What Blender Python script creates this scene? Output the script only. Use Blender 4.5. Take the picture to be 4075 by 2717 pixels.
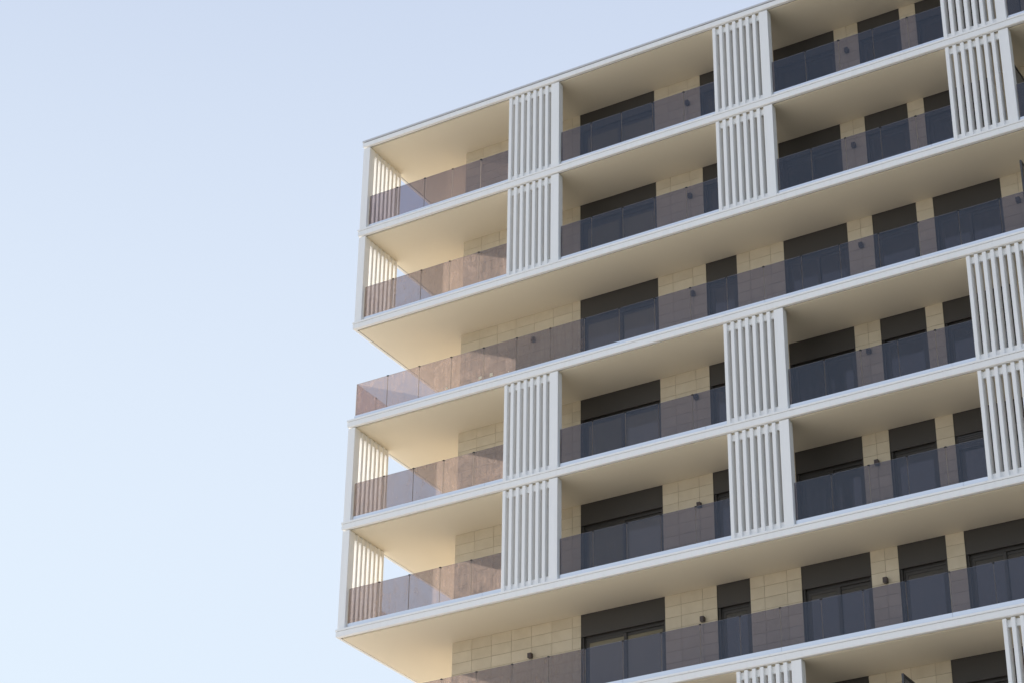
import bpy, math, random
from mathutils import Matrix, Vector

sc = bpy.context.scene
for o in list(bpy.data.objects):
    bpy.data.objects.remove(o)
C = sc.collection
random.seed(7)
rad = math.radians
ZG = 38.4            # height of the roof lip above the ground
H = 3.0              # storey height

# ------------------------------------------------------------------ camera
cam = bpy.data.cameras.new('camera')
cam.sensor_width = 36.0
cam.lens = 79.283
cam.clip_start = 0.5
cam.clip_end = 20000.0
camo = bpy.data.objects.new('camera', cam)
C.objects.link(camo)
yaw, pitch, roll = 0.554272622, 0.515072106, 0.015620668
fwd = Vector((-math.sin(yaw)*math.cos(pitch), math.cos(yaw)*math.cos(pitch), math.sin(pitch)))
rt0 = Vector((math.cos(yaw), math.sin(yaw), 0))
up0 = rt0.cross(fwd)
rt = rt0*math.cos(roll) + up0*math.sin(roll)
up = up0*math.cos(roll) - rt0*math.sin(roll)
M = Matrix((rt, up, -fwd)).transposed().to_4x4()
M.translation = Vector((31.92294, -43.24592, -36.77587 + ZG))
camo.matrix_world = M
sc.camera = camo

# ------------------------------------------------------------------ sky, sun, exposure
SUN_DIR = Vector((-1.73, 1.0, 0.766)).normalized()      # towards the sun
SUN_EL = math.asin(SUN_DIR.z)
SUN_AZ = math.atan2(SUN_DIR.x, SUN_DIR.y)
world = bpy.data.worlds.new('World')
sc.world = world
world.use_nodes = True
wn, wl = world.node_tree.nodes, world.node_tree.links
bg = wn['Background']
sky = wn.new('ShaderNodeTexSky')
sky.sky_type = 'NISHITA'
sky.sun_disc = False
sky.sun_elevation = SUN_EL
sky.sun_rotation = SUN_AZ
sky.air_density = 1.0
sky.dust_density = 0.1
sky.ozone_density = 1.0
# summer haze: a pale veil over the clear-sky model, thicker towards the horizon
EXPO = 0.46
EX = 2.0**EXPO


def wmath(op, a=None, b=None):
    nd = wn.new('ShaderNodeMath')
    nd.operation = op
    for i, v in enumerate((a, b)):
        if v is None:
            continue
        if isinstance(v, (int, float)):
            nd.inputs[i].default_value = v
        else:
            wl.new(v, nd.inputs[i])
    return nd.outputs[0]


def wvec(op, a, b):
    nd = wn.new('ShaderNodeVectorMath')
    nd.operation = op
    for i, v in enumerate((a, b)):
        if isinstance(v, tuple):
            nd.inputs[i].default_value = v
        else:
            wl.new(v, nd.inputs[i])
    return nd.outputs[0]


wtc = wn.new('ShaderNodeTexCoord')
wsp = wn.new('ShaderNodeSeparateXYZ')
wl.new(wtc.outputs['Generated'], wsp.inputs[0])
elev = wmath('ARCSINE', wmath('MAXIMUM', wsp.outputs['Z'], 0.0))
ramp = wn.new('ShaderNodeMapRange')            # the haze thins out above about 25 degrees
ramp.interpolation_type = 'SMOOTHSTEP'
ramp.inputs['From Min'].default_value = rad(23)
ramp.inputs['From Max'].default_value = rad(56)
wl.new(elev, ramp.inputs['Value'])
hz = wn.new('ShaderNodeMix')
hz.data_type = 'RGBA'
hz.inputs['A'].default_value = (0.70/EX, 0.755/EX, 0.90/EX, 1)
hz.inputs['B'].default_value = (0.435/EX, 0.50/EX, 0.71/EX, 1)
wl.new(ramp.outputs[0], hz.inputs['Factor'])
clear = wvec('MULTIPLY', sky.outputs[0], (0.018/EX, 0.024/EX, 0.014/EX))
tot = wvec('ADD', clear, hz.outputs['Result'])
wl.new(tot, bg.inputs[0])
bg.inputs[1].default_value = 1.0

sun = bpy.data.lights.new('sun', 'SUN')
sun.energy = 5.0
sun.angle = rad(0.5)
sun.color = (1.0, 0.90, 0.76)
suno = bpy.data.objects.new('sun', sun)
suno.rotation_euler = (-SUN_DIR).to_track_quat('-Z', 'Y').to_euler()
suno.location = (-60, 40, 80)
C.objects.link(suno)

sc.view_settings.view_transform = 'Standard'
sc.view_settings.look = 'None'
sc.view_settings.gamma = 1.0
sc.view_settings.exposure = EXPO
sc.render.engine = 'CYCLES'
sc.cycles.use_denoising = True
sc.cycles.max_bounces = 10
sc.cycles.diffuse_bounces = 6
sc.cycles.glossy_bounces = 5
sc.cycles.transparent_max_bounces = 24
sc.cycles.sample_clamp_indirect = 6.0


# ------------------------------------------------------------------ materials
def mat(name):
    m = bpy.data.materials.new(name)
    m.use_nodes = True
    return m, m.node_tree.nodes, m.node_tree.links, m.node_tree.nodes['Principled BSDF']


def painted(name, col, rough=0.5, spec=0.5, metal=0.0, var=0.05, scale=0.8, bump=0.0, streak=0.0):
    m, n, l, b = mat(name)
    tc = n.new('ShaderNodeTexCoord')
    no = n.new('ShaderNodeTexNoise')
    no.inputs['Scale'].default_value = scale
    no.inputs['Detail'].default_value = 5
    l.new(tc.outputs['Object'], no.inputs['Vector'])
    mx = n.new('ShaderNodeMix')
    mx.data_type = 'RGBA'
    l.new(no.outputs['Fac'], mx.inputs['Factor'])
    mx.inputs['A'].default_value = tuple(c*(1-var) for c in col) + (1,)
    mx.inputs['B'].default_value = tuple(min(1, c*(1+var)) for c in col) + (1,)
    out = mx.outputs['Result']
    if streak:
        mp = n.new('ShaderNodeMapping')
        mp.inputs['Scale'].default_value = (9, 9, 0.35)
        l.new(tc.outputs['Object'], mp.inputs['Vector'])
        n2 = n.new('ShaderNodeTexNoise')
        n2.inputs['Scale'].default_value = 1.0
        n2.inputs['Detail'].default_value = 3
        l.new(mp.outputs[0], n2.inputs['Vector'])
        rp = n.new('ShaderNodeMapRange')
        rp.inputs['From Min'].default_value = 0.5
        rp.inputs['From Max'].default_value = 0.8
        rp.inputs['To Min'].default_value = 1.0
        rp.inputs['To Max'].default_value = 1.0 - streak
        l.new(n2.outputs['Fac'], rp.inputs['Value'])
        m2 = n.new('ShaderNodeMix')
        m2.data_type = 'RGBA'
        m2.blend_type = 'MULTIPLY'
        m2.inputs['Factor'].default_value = 1
        l.new(out, m2.inputs['A'])
        l.new(rp.outputs[0], m2.inputs['B'])
        out = m2.outputs['Result']
    l.new(out, b.inputs['Base Color'])
    b.inputs['Roughness'].default_value = rough
    b.inputs['Specular IOR Level'].default_value = spec
    b.inputs['Metallic'].default_value = metal
    if bump:
        n3 = n.new('ShaderNodeTexNoise')
        n3.inputs['Scale'].default_value = 60
        l.new(tc.outputs['Object'], n3.inputs['Vector'])
        bp = n.new('ShaderNodeBump')
        bp.inputs['Strength'].default_value = bump
        bp.inputs['Distance'].default_value = 0.004
        l.new(n3.outputs['Fac'], bp.inputs['Height'])
        l.new(bp.outputs[0], b.inputs['Normal'])
    return m


WHITE = painted('white_coated_metal', (0.92, 0.92, 0.915), 0.45, 0.4, var=0.02, streak=0.04)
CAPGREY = painted('grey_roof_flashing', (0.60, 0.61, 0.64), 0.4, 0.5, var=0.03)
SOFFIT = painted('cream_soffit_paint', (0.86, 0.785, 0.635), 0.7, 0.2, var=0.025, scale=0.6)
FLOOR = painted('pale_floor_tiles', (0.42, 0.39, 0.34), 0.35, 0.5, var=0.04)
CONC = painted('concrete', (0.45, 0.43, 0.40), 0.9, 0.2, var=0.1)
ALU = painted('brushed_aluminium', (0.72, 0.76, 0.82), 0.32, 0.5, metal=0.75, var=0.02)
DARK = painted('dark_bronze_coating', (0.068, 0.062, 0.056), 0.5, 0.4, var=0.08)
DARK2 = painted('dark_grey_metal', (0.055, 0.055, 0.06), 0.4, 0.5, var=0.05)
LAMPM = painted('brown_lamp_paint', (0.075, 0.055, 0.052), 0.45, 0.5, var=0.05)
JOINT = painted('joint_mortar', (0.30, 0.24, 0.16), 0.9, 0.1, var=0.05)
CLIP = painted('black_clip', (0.02, 0.02, 0.02), 0.5, 0.4, var=0.05)
TAPE = painted('masking_tape', (0.75, 0.66, 0.50), 0.8, 0.2, var=0.06, scale=6)


def tile_material():
    m, n, l, b = mat('limestone_tile')
    geo = n.new('ShaderNodeNewGeometry')
    tc = n.new('ShaderNodeTexCoord')
    no = n.new('ShaderNodeTexNoise')
    no.inputs['Scale'].default_value = 2.2
    no.inputs['Detail'].default_value = 7
    no.inputs['Roughness'].default_value = 0.62
    add = n.new('ShaderNodeVectorMath')
    sc3 = n.new('ShaderNodeVectorMath')
    sc3.operation = 'SCALE'
    sc3.inputs['Scale'].default_value = 17.0
    cmb = n.new('ShaderNodeCombineXYZ')
    for i in range(3):
        l.new(geo.outputs['Random Per Island'], cmb.inputs[i])
    l.new(cmb.outputs[0], sc3.inputs[0])
    l.new(tc.outputs['Object'], add.inputs[0])
    l.new(sc3.outputs[0], add.inputs[1])
    l.new(add.outputs[0], no.inputs['Vector'])
    rp = n.new('ShaderNodeValToRGB')
    rp.color_ramp.elements[0].position = 0.3
    rp.color_ramp.elements[0].color = (0.65, 0.565, 0.42, 1)
    rp.color_ramp.elements[1].position = 0.7
    rp.color_ramp.elements[1].color = (0.735, 0.65, 0.50, 1)
    l.new(no.outputs['Fac'], rp.inputs['Fac'])
    hv = n.new('ShaderNodeHueSaturation')
    mr = n.new('ShaderNodeMapRange')
    mr.inputs['To Min'].default_value = 0.95
    mr.inputs['To Max'].default_value = 1.04
    l.new(geo.outputs['Random Per Island'], mr.inputs['Value'])
    l.new(mr.outputs[0], hv.inputs['Value'])
    l.new(rp.outputs[0], hv.inputs['Color'])
    l.new(hv.outputs[0], b.inputs['Base Color'])
    b.inputs['Roughness'].default_value = 0.75
    b.inputs['Specular IOR Level'].default_value = 0.25
    bp = n.new('ShaderNodeBump')
    bp.inputs['Strength'].default_value = 0.15
    bp.inputs['Distance'].default_value = 0.003
    l.new(no.outputs['Fac'], bp.inputs['Height'])
    l.new(bp.outputs[0], b.inputs['Normal'])
    return m


def edge_material():
    m, n, l, b = mat('polished_glass_edge')
    b.inputs['Base Color'].default_value = (0.10, 0.095, 0.085, 1)
    b.inputs['Roughness'].default_value = 0.3
    tl = n.new('ShaderNodeBsdfTranslucent')
    tl.inputs[0].default_value = (0.95, 0.86, 0.74, 1)
    mx = n.new('ShaderNodeMixShader')
    mx.inputs[0].default_value = 0.28
    l.new(b.outputs[0], mx.inputs[1])
    l.new(tl.outputs[0], mx.inputs[2])
    l.new(mx.outputs[0], n['Material Output'].inputs[0])
    return m


EDGE = edge_material()
TILE = tile_material()


def tinted_glass(name, tint, dust=0.05, dust_var=0.08, ior=1.7):
    m = bpy.data.materials.new(name)
    m.use_nodes = True
    n, l = m.node_tree.nodes, m.node_tree.links
    for x in list(n):
        n.remove(x)
    out = n.new('ShaderNodeOutputMaterial')
    tr = n.new('ShaderNodeBsdfTransparent')
    tr.inputs[0].default_value = tint + (1,)
    gl = n.new('ShaderNodeBsdfGlossy')
    gl.inputs['Roughness'].default_value = 0.0
    gl.inputs[0].default_value = (0.70, 0.82, 1.0, 1)     # blue of the mirrored sky put into the gloss colour
    fr = n.new('ShaderNodeFresnel')
    fr.inputs['IOR'].default_value = ior
    geo = n.new('ShaderNodeNewGeometry')
    inv = n.new('ShaderNodeMath')
    inv.operation = 'SUBTRACT'
    inv.inputs[0].default_value = 1.0
    l.new(geo.outputs['Backfacing'], inv.inputs[1])
    rf = n.new('ShaderNodeMath')
    rf.operation = 'MULTIPLY'
    l.new(fr.outputs[0], rf.inputs[0])
    l.new(inv.outputs[0], rf.inputs[1])
    m1 = n.new('ShaderNodeMixShader')
    l.new(rf.outputs[0], m1.inputs[0])
    l.new(tr.outputs[0], m1.inputs[1])
    l.new(gl.outputs[0], m1.inputs[2])
    # dried dust film: streaks and wiped patches
    tc = n.new('ShaderNodeTexCoord')
    mp = n.new('ShaderNodeMapping')
    mp.inputs['Scale'].default_value = (16, 16, 1.1)
    l.new(tc.outputs['Object'], mp.inputs['Vector'])
    n1 = n.new('ShaderNodeTexNoise')
    n1.inputs['Scale'].default_value = 1.0
    n1.inputs['Detail'].default_value = 6
    n1.inputs['Roughness'].default_value = 0.7
    l.new(mp.outputs[0], n1.inputs['Vector'])
    n2 = n.new('ShaderNodeTexNoise')
    n2.inputs['Scale'].default_value = 2.6
    n2.inputs['Detail'].default_value = 8
    n2.inputs['Roughness'].default_value = 0.7
    n2.inputs['Distortion'].default_value = 1.5
    l.new(tc.outputs['Object'], n2.inputs['Vector'])
    mu = n.new('ShaderNodeMath')
    mu.operation = 'MULTIPLY'
    l.new(n1.outputs['Fac'], mu.inputs[0])
    l.new(n2.outputs['Fac'], mu.inputs[1])
    mr = n.new('ShaderNodeMapRange')
    mr.inputs['From Min'].default_value = 0.16
    mr.inputs['From Max'].default_value = 0.40
    mr.inputs['To Min'].default_value = dust
    mr.inputs['To Max'].default_value = dust + dust_var
    l.new(mu.outputs[0], mr.inputs['Value'])
    df = n.new('ShaderNodeBsdfDiffuse')
    df.inputs[0].default_value = (0.62, 0.52, 0.45, 1)
    tl = n.new('ShaderNodeBsdfTranslucent')
    tl.inputs[0].default_value = (0.97, 0.81, 0.72, 1)
    m2 = n.new('ShaderNodeMixShader')
    m2.inputs[0].default_value = 0.88
    l.new(df.outputs[0], m2.inputs[1])
    l.new(tl.outputs[0], m2.inputs[2])
    m3 = n.new('ShaderNodeMixShader')
    l.new(mr.outputs[0], m3.inputs[0])
    l.new(m1.outputs[0], m3.inputs[1])
    l.new(m2.outputs[0], m3.inputs[2])
    l.new(m3.outputs[0], out.inputs[0])
    return m


GLASS = tinted_glass('tinted_railing_glass', (0.605, 0.575, 0.615), 0.012, 0.04, 1.62)
DUSTY = tinted_glass('dusty_tinted_railing_glass', (0.665, 0.635, 0.65), 0.075, 0.19, 1.62)


def window_glass(name, col):
    m, n, l, b = mat(name)
    b.inputs['Base Color'].default_value = col + (1,)
    b.inputs['Roughness'].default_value = 0.02
    b.inputs['IOR'].default_value = 1.75
    tc = n.new('ShaderNodeTexCoord')
    no = n.new('ShaderNodeTexNoise')
    no.inputs['Scale'].default_value = 0.9
    l.new(tc.outputs['Object'], no.inputs['Vector'])
    bp = n.new('ShaderNodeBump')
    bp.inputs['Strength'].default_value = 0.02
    bp.inputs['Distance'].default_value = 0.05
    l.new(no.outputs['Fac'], bp.inputs['Height'])
    l.new(bp.outputs[0], b.inputs['Normal'])
    return m


WGLASS = window_glass('window_glass', (0.030, 0.032, 0.036))
WGLASS_MID = window_glass('window_glass_dim_room', (0.06, 0.06, 0.06))
WGLASS_BLIND = window_glass('window_glass_with_cream_blind', (0.20, 0.18, 0.125))
FROST = painted('smoked_privacy_panel', (0.16, 0.155, 0.15), 0.35, 0.5, var=0.05)


def ground_material(name, c0, c1, scale):
    m, n, l, b = mat(name)
    tc = n.new('ShaderNodeTexCoord')
    no = n.new('ShaderNodeTexNoise')
    no.inputs['Scale'].default_value = scale
    no.inputs['Detail'].default_value = 8
    l.new(tc.outputs['Object'], no.inputs['Vector'])
    rp = n.new('ShaderNodeValToRGB')
    rp.color_ramp.elements[0].position = 0.35
    rp.color_ramp.elements[0].color = c0 + (1,)
    rp.color_ramp.elements[1].position = 0.65
    rp.color_ramp.elements[1].color = c1 + (1,)
    l.new(no.outputs['Fac'], rp.inputs['Fac'])
    l.new(rp.outputs[0], b.inputs['Base Color'])
    b.inputs['Roughness'].default_value = 0.9
    return m


GROUND = ground_material('dark_low_bounce_ground', (0.05, 0.05, 0.03), (0.10, 0.09, 0.06), 0.05)  # unseen ground, made dark to cut the bounced light towards the right
BOUNCE_PALE = ground_material('pale_bounce_colour', (0.66, 0.62, 0.55), (0.74, 0.70, 0.63), 0.2)


# ------------------------------------------------------------------ mesh helpers
class MB:
    def __init__(self):
        self.v, self.f, self.mi = [], [], []

    def add(self, vs, fs, mi=0):
        k = len(self.v)
        self.v += [tuple(p) for p in vs]
        self.f += [tuple(i + k for i in f) for f in fs]
        self.mi += [mi]*len(fs) if isinstance(mi, int) else list(mi)
        return self

    def box(self, x0, x1, y0, y1, z0, z1, mi=0):
        vs = [(x0, y0, z0), (x1, y0, z0), (x1, y1, z0), (x0, y1, z0),
              (x0, y0, z1), (x1, y0, z1), (x1, y1, z1), (x0, y1, z1)]
        # bottom, top, front(-y), right(+x), back(+y), left(-x)
        fs = [(0, 3, 2, 1), (4, 5, 6, 7), (0, 1, 5, 4), (1, 2, 6, 5), (2, 3, 7, 6), (3, 0, 4, 7)]
        return self.add(vs, fs, mi)

    def prism_z(self, poly, z0, z1, mi=0):
        n = len(poly)
        vs = [(x, y, z0) for x, y in poly] + [(x, y, z1) for x, y in poly]
        fs = [tuple(range(n - 1, -1, -1)), tuple(range(n, 2*n))]
        fs += [(i, (i + 1) % n, n + (i + 1) % n, n + i) for i in range(n)]
        return self.add(vs, fs, mi)

    def rbox(self, x0, x1, y0, y1, z0, z1, r=0.006, seg=1, mi=0):
        """upright box whose four vertical edges are rounded"""
        poly = []
        for cx, cy, a0 in ((x1 - r, y0 + r, -90), (x1 - r, y1 - r, 0), (x0 + r, y1 - r, 90), (x0 + r, y0 + r, 180)):
            for s in range(seg + 1):
                a = rad(a0 + 90*s/seg)
                poly.append((cx + r*math.cos(a), cy + r*math.sin(a)))
        return self.prism_z(poly, z0, z1, mi)

    def sweep(self, prof, rows, mi=0, close=True):
        """prof: (inset, z) points; rows: functions inset -> (x, y)"""
        n = len(prof)
        vs = []
        for r in rows:
            for u, z in prof:
                x, y = r(u)
                vs.append((x, y, z))
        fs = []
        for j in range(len(rows) - 1):
            for i in range(n if close else n - 1):
                a, b2 = j*n + i, j*n + (i + 1) % n
                fs.append((a, b2, b2 + n, a + n))
        fs.append(tuple(range(n)))
        k = (len(rows) - 1)*n
        fs.append(tuple(range(k + n - 1, k - 1, -1)))
        return self.add(vs, fs, mi)

    def build(self, name, mats, parent=None):
        me = bpy.data.meshes.new(name)
        me.from_pydata(self.v, [], self.f)
        if not isinstance(mats, (list, tuple)):
            mats = [mats]
        for m in mats:
            me.materials.append(m)
        me.polygons.foreach_set('material_index', self.mi)
        me.update()
        o = bpy.data.objects.new(name, me)
        C.objects.link(o)
        if parent is not None:
            o.parent = parent
        return o


def empty(name, loc, parent=None):
    o = bpy.data.objects.new(name, None)
    o.location = loc
    o.empty_display_size = 0.3
    C.objects.link(o)
    if parent is not None:
        o.parent = parent
    return o


def tag(o, label=None, cat=None, group=None, kind=None):
    if label:
        o['label'] = label
    if cat:
        o['category'] = cat
    if group:
        o['group'] = group
    if kind:
        o['kind'] = kind
    return o


# ------------------------------------------------------------------ setting: the ground
g = MB()
R = 6000.0
N = 48
g.add([(0, 0, 0)] + [(R*math.cos(2*math.pi*i/N), R*math.sin(2*math.pi*i/N), 0) for i in range(N)],
      [(0, 1 + i, 1 + (i + 1) % N) for i in range(N)])
tag(g.build('ground', GROUND), 'unseen ground around the apartment block, set dark to weaken the light from below', 'ground', kind='structure')

tag(MB().box(-400, 18.0, -420, 420, 0.004, 0.006).build('bounce_sheet', BOUNCE_PALE), 'unseen pale sheet added to bounce light up to the balcony undersides', 'bounce_sheet', kind='structure')  # unseen pale sheet, added to bounce light onto the left and middle soffits

# ------------------------------------------------------------------ the building
XR = 31.7           # right-hand end, far outside the frame
YD = 14.0           # depth
XW, YW = 2.434, 1.744   # outer corner of the tiled wall
SOF = -0.178        # soffit level below the lip

bld = empty('apartment_building', (0, 0, 0))
tag(bld, 'cream apartment block with wraparound balconies, white bands, slatted screens and smoked glass railings', 'building')


def zl(k):
    return ZG - k*H


def L_rows(x_end, y_end):
    return [lambda u: (x_end, u), lambda u: (u, u), lambda u: (u, y_end)]


SCREENS = [(4.910, 6.505), (11.183, 12.783), (17.448, 19.059), (23.72, 25.33)]


def coping_parts(k, z, parent):
    prof = [(0.0, 0.004), (0.004, 0.0), (0.20, 0.0), (0.20, 0.055), (0.004, 0.055), (0.0, 0.051)]
    screened = k in (1, 2, 4, 5, 7)
    seams = []
    if screened or k in (0,):
        for a, b in SCREENS:
            seams += [a - 0.03, b + 0.02]
        seams += [2.55, 8.9, 15.1, 21.4]
    else:
        seams = [1.9 + 2.03*i for i in range(14)]
    seams = sorted(s for s in seams if s < XR - 0.5)
    prof = [(u, zz + z) for u, zz in prof]
    first = seams[0]
    MB().sweep(prof, L_rows(first - 0.003, YD)).build('coping', CAPGREY if k == 0 else WHITE, parent)
    mb = MB()
    for a, b in zip(seams, seams[1:] + [XR]):
        xa, xb = a + 0.003, b - 0.003
        mb.sweep(prof, [(lambda u, x=xb: (x, u)), (lambda u, x=xa: (x, u))])
    mb.build('coping', CAPGREY if k == 0 else WHITE, parent)


def slab(k, name='floor_slab'):
    z = zl(k) + (0.01 if k == 0 else 0.0)
    s = MB().box(0.06, XR, 0.06, YD, z - 0.14, z - 0.002).build(name, CONC, bld)
    if k:
        MB().box(0.187, XR, 0.187, YD, z - 0.0015, z + 0.02).build('floor_finish', FLOOR, s)
    # fascia with its rounded bottom return
    fp = [(0.012, -0.009), (0.012, -0.140), (0.0135, -0.148), (0.018, -0.156), (0.026, -0.162), (0.036, -0.164),
          (0.098, -0.164), (0.098, -0.143), (0.034, -0.143), (0.034, -0.009)]
    if k == 0:
        fp[0], fp[-1] = (0.012, -0.024), (0.034, -0.024)
    MB().sweep([(u, zz + z) for u, zz in fp], L_rows(XR, YD)).build('fascia', WHITE, s)
    coping_parts(k, z, s)
    MB().box(0.145, XR, 0.145, YD, z + SOF, z - 0.142).build('soffit', SOFFIT, s)
    return s


for k in range(0, 12):
    slab(k, 'roof_slab' if k == 0 else 'floor_slab')

# ------------------------------------------------------------------ tiled walls and windows
WIN_ROW = [(6.198, 8.542, 'double'), (9.937, 10.824, 'single'), (12.147, 13.902, 'double'),
           (14.577, 15.749, 'single'), (16.187, 17.926, 'double'),
           (19.95, 21.70, 'double')]
WIN_ROW6 = [(6.198, 8.542, 'double'), (9.937, 10.824, 'single'), (11.90, 13.662, 'double'), (15.618, 17.37, 'double')]
JOINTS = {6.198: [3.020, 3.608, 4.195, 4.782, 5.370, 5.952], 9.937: [8.976, 9.558], 12.147: [11.190, 11.777],
          14.577: [14.255], 16.187: [], 19.95: [18.36, 18.95, 19.54], 99: [22.10, 22.6, 23.1, 23.7, 24.3]}
J6 = {6.198: [3.020, 3.608, 4.195, 4.782, 5.370, 5.952], 9.937: [8.976, 9.558], 11.90: [11.36],
      15.618: [14.071, 14.671, 15.251], 99: [17.96, 18.56, 19.2, 19.8, 20.4]}
ROW = 0.2915


def wall(level, row, joints):
    zt = zl(level) + SOF + (0.01 if level == 0 else 0)     # under the soffit
    zb = zl(level + 1) - 0.002
    mb = MB()
    gapx = 0.004
    x = XW
    ends = [w[0] for w in row] + [99]
    starts = [XW] + [w[1] for w in row]
    for a, e in zip(starts, ends):
        b = e if e != 99 else XR
        mb.box(a, b, YW + 0.011, YW + 0.26, zb, zt - 0.001, 1)
        xs = [a] + [j for j in joints.get(e, []) if a < j < b] + [b]
        for xa, xb in zip(xs, xs[1:]):
            la = xa if xa == a else xa + gapx
            lb = xb if xb == b else xb - gapx
            z1 = zt - 0.004
            while z1 > zb + 0.02:
                z0 = max(zb + 0.003, z1 - ROW + 0.008)
                mb.box(la, lb, YW, YW + 0.0105, z0, z1, 0)
                z1 = z1 - ROW
    # sunlit return wall on the side of the block
    mb.box(XW, XW + 0.26, YW + 0.262, YD - 0.3, zb, zt - 0.001, 0)
    mb.box(XW + 0.27, XR, YD - 0.32, YD - 0.05, zb, zt - 0.001, 0)
    mb.box(XR - 0.3, XR - 0.02, YW + 0.3, YD - 0.33, zb, zt - 0.001, 0)
    return mb.build('wall', [TILE, JOINT], bld)


def window(level, x0, x1, kind, shutter=0.0, pane=None):
    zt = zl(level) + SOF + (0.01 if level == 0 else 0) - 0.002
    zb = zl(level + 1) + 0.01
    hz = zt - 0.587
    yf = YW + 0.115
    fr = MB()
    # reveal lining
    fr.box(x0 + 0.001, x0 + 0.014, YW + 0.004, yf + 0.10, zb, hz)
    fr.box(x1 - 0.014, x1 - 0.001, YW + 0.004, yf + 0.10, zb, hz)
    # guide rails for the roller shutter
    fr.box(x0 + 0.014, x0 + 0.06, YW + 0.045, YW + 0.085, zb, hz)
    fr.box(x1 - 0.06, x1 - 0.014, YW + 0.045, YW + 0.085, zb, hz)
    # outer frame
    a, b = x0 + 0.014, x1 - 0.014
    ft = hz + 0.03
    fr.box(a, a + 0.075, yf, yf + 0.08, zb, ft)
    fr.box(b - 0.075, b, yf, yf + 0.08, zb, ft)
    fr.box(a + 0.075, b - 0.075, yf, yf + 0.08, ft - 0.10, ft)
    fr.box(a + 0.075, b - 0.075, yf, yf + 0.08, zb, zb + 0.05)
    w = fr.build('window', DARK, bld)
    MB().box(x0 + 0.001, x1 - 0.001, YW + 0.012, YW + 0.04, hz, zt - 0.035) \
        .box(x0 + 0.001, x1 - 0.001, YW + 0.005, YW + 0.04, zt - 0.032, zt) \
        .box(x0 + 0.015, x1 - 0.015, YW + 0.041, YW + 0.30, hz + 0.031, zt).build('shutter_box', DARK, w)
    # sashes
    zs0, zs1 = zb + 0.05, ft - 0.10
    ia, ib = a + 0.075, b - 0.075
    if kind == 'double':
        mid = (ia + ib)/2
        spans = [(ia, mid + 0.035, yf + 0.012, yf + 0.042), (mid - 0.035, ib, yf + 0.046, yf + 0.076)]
    else:
        spans = [(ia, ib, yf + 0.02, yf + 0.06)]
    for xa, xb, ya, yb in spans:
        st = 0.075
        s = MB()
        s.box(xa, xa + st, ya, yb, zs0, zs1)
        s.box(xb - st, xb, ya, yb, zs0, zs1)
        s.box(xa + st, xb - st, ya, yb, zs1 - 0.075, zs1)
        s.box(xa + st, xb - st, ya, yb, zs0, zs0 + 0.09)
        s.build('sash', DARK, w)
        MB().box(xa + st, xb - st, ya + 0.012, yb - 0.008, zs0 + 0.09, zs1 - 0.075).build('pane', pane or WGLASS, w)
    if shutter:
        sh = MB()
        z = hz
        while z > hz - shutter:
            sh.add([(a + 0.05, YW + 0.055, z), (b - 0.05, YW + 0.055, z), (b - 0.05, YW + 0.048, z - 0.022),
                    (a + 0.05, YW + 0.048, z - 0.022), (b - 0.05, YW + 0.055, z - 0.044), (a + 0.05, YW + 0.055, z - 0.044),
                    (a + 0.05, YW + 0.07, z), (b - 0.05, YW + 0.07, z), (b - 0.05, YW + 0.07, z - 0.044), (a + 0.05, YW + 0.07, z - 0.044)],
                   [(0, 3, 2, 1), (3, 5, 4, 2), (6, 7, 8, 9), (0, 1, 7, 6), (5, 9, 8, 4)])
            z -= 0.05
        sh.build('roller_shutter', DARK2, w)
    return w


for lev in range(0, 7):
    row = WIN_ROW6 if lev == 6 else WIN_ROW
    wall(lev, row, J6 if lev == 6 else JOINTS)
    for x0, x1, kd in row:
        if lev == 6 and x1 < 11:
            window(lev, x0, x1, kd)
            continue
        window(lev, x0, x1, kd, 0.34 if (lev == 4 and x0 > 16) else 0.0,
               WGLASS_BLIND if x0 < 7 else WGLASS_MID if (x0 < 10 or lev in (4, 5)) else None)

low = MB().box(XW, XR, YW, YD - 0.05, 0.0, zl(7) - 0.18)
low.build('lower_wall', TILE, bld)


# ------------------------------------------------------------------ slatted screens
def front_screen(level, xa, xb, right_post=True):
    z0 = zl(level + 1) + 0.056
    z1 = zl(level) - 0.192
    px0 = xb - 0.245
    mb = MB()
    n = 7
    pitch = (px0 - xa)/n
    for i in range(n):
        x = xa + pitch*i
        mb.rbox(x, x + 0.090, 0.05, 0.300, z0, z1, 0.008, 3)
        # rail pieces between this slat and the next
        mb.box(x + 0.0895, x + pitch + 0.0005, 0.126, 0.186, z1 - 0.178, z1 - 0.012)
        mb.box(x + 0.0895, x + pitch + 0.0005, 0.126, 0.186, z0, z0 + 0.185)
    s = mb.build('louvre_screen', WHITE, bld)
    MB().rbox(px0, xb, 0.05, 0.262, z0, z1, 0.005, 2).build('post', WHITE, s)
    return s


def corner_screen(level):
    z0 = zl(level + 1) + 0.056
    z1 = zl(level) - 0.192
    mb = MB()
    p = 0.195
    y = 0.305
    xi, xo = 0.242, 0.030
    for i in range(7):
        if i:
            mb.rbox(xo, xi, y - 0.09, y, z0, z1, 0.003, 1)
        mb.box(xo + 0.02, xi - 0.012, y - 0.0005, y + 0.1055, z1 - 0.178, z1 - 0.012)
        mb.box(xo + 0.02, xi - 0.012, y - 0.0005, y + 0.1055, z0, z0 + 0.185)
        y += p
    mb.rbox(xo, xi, y - 0.09, 1.660, z0, z1, 0.003, 1)
    s = mb.build('louvre_screen', WHITE, bld)
    MB().rbox(0.025, 0.245, 0.05, 0.303, z0, z1, 0.006, 2).build('post', WHITE, s)
    return s


for lev in (0, 1, 3, 4, 6):
    corner_screen(lev)
    for i, (a, b) in enumerate(SCREENS):
        if i == 3:
            continue
        front_screen(lev, a, b)


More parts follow.
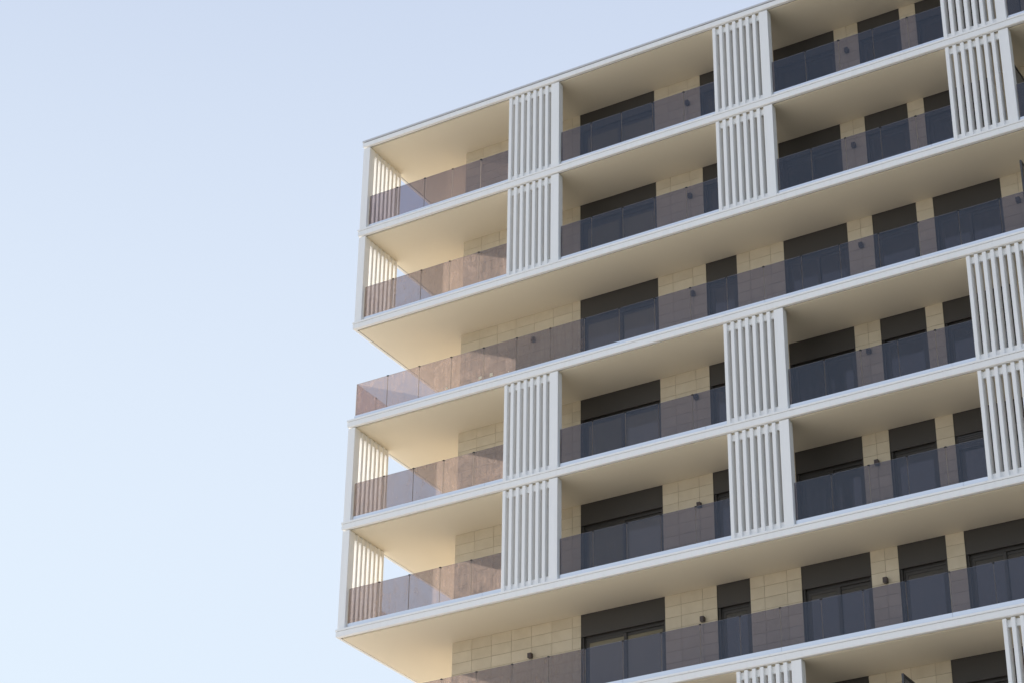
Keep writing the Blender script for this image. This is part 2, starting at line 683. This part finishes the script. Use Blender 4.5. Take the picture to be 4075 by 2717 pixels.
# ------------------------------------------------------------------ glass railings
YG0, YG1 = 0.152, 0.168
tape_at = {(2, 2): [(0.86, 0.03, 0.05, 0.07)], (2, 3): [(0.86, 0.05, 0.10, 0.075)], (2, 4): [(0.20, 0.04, 0.09, 0.10), (0.75, 0.02, 0.03, 0.03)]}


def railing_front(level, xs, channel, caps=True, name='glass_railing'):
    gm = DUSTY if level in (2, 5) or (level and xs[0] < 1) else GLASS
    z = zl(level + 1)
    ch = MB()
    x = channel[0]
    segs = [channel[0]]
    while segs[-1] + 4.3 < channel[1]:
        segs.append(segs[-1] + 4.05)
    segs.append(channel[1])
    for a, b in zip(segs, segs[1:]):
        ch.box(a + (0.003 if a != channel[0] else 0), b - 0.003, 0.135, 0.186, z + 0.056, z + 0.213)
    r = ch.build(name, ALU, bld)
    for i, (a, b) in enumerate(zip(xs, xs[1:])):
        p = MB().box(a + 0.005, b - 0.005, YG0, YG1, z + 0.2135, z + 1.18, [1, 1, 0, 1, 0, 1])
        p.build('glass_panel', [gm if a < 7.0 else GLASS, EDGE], r)
        if caps and i < len(xs) - 2:
            MB().box(b - 0.025, b + 0.025, YG0 - 0.012, YG1 + 0.012, z + 1.165, z + 1.186).build('joint_clip', CLIP, r)
        for fx, fz, w, h in tape_at.get((level, i), []):
            x0 = a + fx*(b - a)
            MB().box(x0, x0 + w, YG0 - 0.0015, YG0 - 0.0005, z + 0.22 + fz, z + 0.22 + fz + h).build('tape_patch', TAPE, r)
    return r


def railing_side(level, ys, y0, y1):
    z = zl(level + 1)
    r = MB().box(0.135, 0.186, y0, y1, z + 0.056, z + 0.213).build('glass_railing', ALU, bld)
    for i, (a, b) in enumerate(zip(ys, ys[1:])):
        MB().box(YG0, YG1, a + 0.004, b - 0.004, z + 0.2135, z + 1.18, [1, 1, 1, 0, 1, 0]).build('glass_panel', [DUSTY if level else GLASS, EDGE], r)
        if i < len(ys) - 2:
            MB().box(YG0 - 0.012, YG1 + 0.012, b - 0.025, b + 0.025, z + 1.165, z + 1.186).build('joint_clip', CLIP, r)
    return r


def lin(a, b, n):
    return [a + (b - a)*i/n for i in range(n + 1)]


for lev in (0, 1, 3, 4):
    railing_front(lev, lin(0.262, 4.888, 5), (0.27, 4.905))
    railing_front(lev, lin(6.520, 11.165, 5), (6.525, 11.178))
    railing_front(lev, lin(12.795, 17.44, 5), (12.80, 17.443))
    railing_front(lev, lin(19.075, 20.93, 2), (19.08, 20.93))
    railing_side(lev, lin(1.68, 4.60, 3), 1.67, 4.6)
for lev in (2, 5):
    railing_front(lev, [0.146 + 1.0115*i for i in range(21)], (0.135, 20.38))
    railing_side(lev, [0.172, 1.063, 2.07, 3.08, 4.09], 0.188, 4.09)

# the rails of the storey below the frame: only their line shows from elsewhere
lowr = MB()
z = zl(7)
for a, b in ((0.27, 4.905), (6.525, 11.178), (12.80, 17.443), (19.08, 23.7)):
    lowr.box(a, b, 0.135, 0.186, z + 0.056, z + 0.213, 2)
    xs = lin(a, b, 5)
    for p, q in zip(xs, xs[1:]):
        lowr.box(p + 0.004, q - 0.004, YG0, YG1, z + 0.2135, z + 1.18, [1, 1, 0, 1, 0, 1])
# and the panes that carry on to the right of it
for lev, x0 in ((0, 20.945), (1, 20.945), (2, 20.38), (3, 20.945), (4, 20.945), (5, 20.38)):
    z = zl(lev + 1)
    lowr.box(x0 - 0.01, 23.70, 0.135, 0.186, z + 0.056, z + 0.213, 2)
    xs = lin(x0, 23.70, 3)
    for p, q in zip(xs, xs[1:]):
        lowr.box(p + 0.004, q - 0.004, YG0, YG1, z + 0.2135, z + 1.18, [1, 1, 0, 1, 0, 1])
tag(lowr.build('glass_railing', [GLASS, EDGE, ALU], bld), kind='stuff')


# ------------------------------------------------------------------ privacy dividers between flats
def divider(level, x):
    z = zl(level + 1)
    y0, y1, z0, z1 = 0.22, YW - 0.006, z + 0.03, z + 2.10
    f = MB()
    t = 0.022
    f.box(x - t, x + t, y0, y0 + 0.06, z0, z1)
    f.box(x - t, x + t, y1 - 0.06, y1, z0, z1)
    f.box(x - t, x + t, y0 + 0.06, y1 - 0.06, z1 - 0.06, z1)
    f.box(x - t, x + t, y0 + 0.06, y1 - 0.06, z0, z0 + 0.06)
    d = f.build('privacy_divider', DARK2, bld)
    MB().box(x - 0.008, x + 0.008, y0 + 0.06, y1 - 0.06, z0 + 0.06, z1 - 0.06).build('divider_panel', FROST, d)
    return d


for lev in (0, 1, 2):
    divider(lev, 18.94)
divider(6, 15.06)


# ------------------------------------------------------------------ wall lamps
LAB = {
    (2, 4.785): 'cube wall lamp nearest the building corner, behind smoked glass of the third balcony row',
    (5, 4.785): 'cube wall lamp nearest the building corner, above the railing of the sixth row',
    (2, 18.34): 'cube wall lamp beside the grey privacy divider of the third balcony row',
}
NM = ['top', 'second', 'third', 'fourth', 'fifth', 'sixth']


def lamp_parts():
    bm = MB()
    bm.rbox(-0.05, 0.05, -0.125, -0.012, -0.06, 0.06, 0.004, 1)
    body = bm
    plate = MB().box(-0.035, 0.035, -0.0115, 0.0, -0.045, 0.045)
    lens = MB().box(-0.032, 0.032, -0.105, -0.035, -0.0625, -0.0605)
    return body, plate, lens


first = None
for lev in range(6):
    for x in (4.785, 9.575, 14.26, 18.34):
        if x == 4.785 and lev not in (2, 5):
            continue
        if x == 18.34 and lev != 2:
            continue
        loc = (x, YW - 0.0005, zl(lev + 1) + 2.0)
        if first is None:
            root = empty('wall_lamp', loc)
            b, p, e = lamp_parts()
            kids = [b.build('lamp_body', LAMPM, root), p.build('back_plate', LAMPM, root), e.build('lens', FROST, root)]
            first = (root, kids)
        else:
            root = first[0].copy()
            root.location = loc
            C.objects.link(root)
            for c in first[1]:
                d = c.copy()
                d.parent = root
                C.objects.link(d)
        if (lev, x) in LAB:
            lab = LAB[(lev, x)]
        elif x == 9.575:
            lab = 'cube wall lamp right of the widest door, %s balcony row from the roof' % NM[lev]
        else:
            lab = 'cube wall lamp right of the middle louvre column, %s balcony row from the roof' % NM[lev]
        tag(root, lab, 'wall lamp', 'cube lamps on the balcony walls')
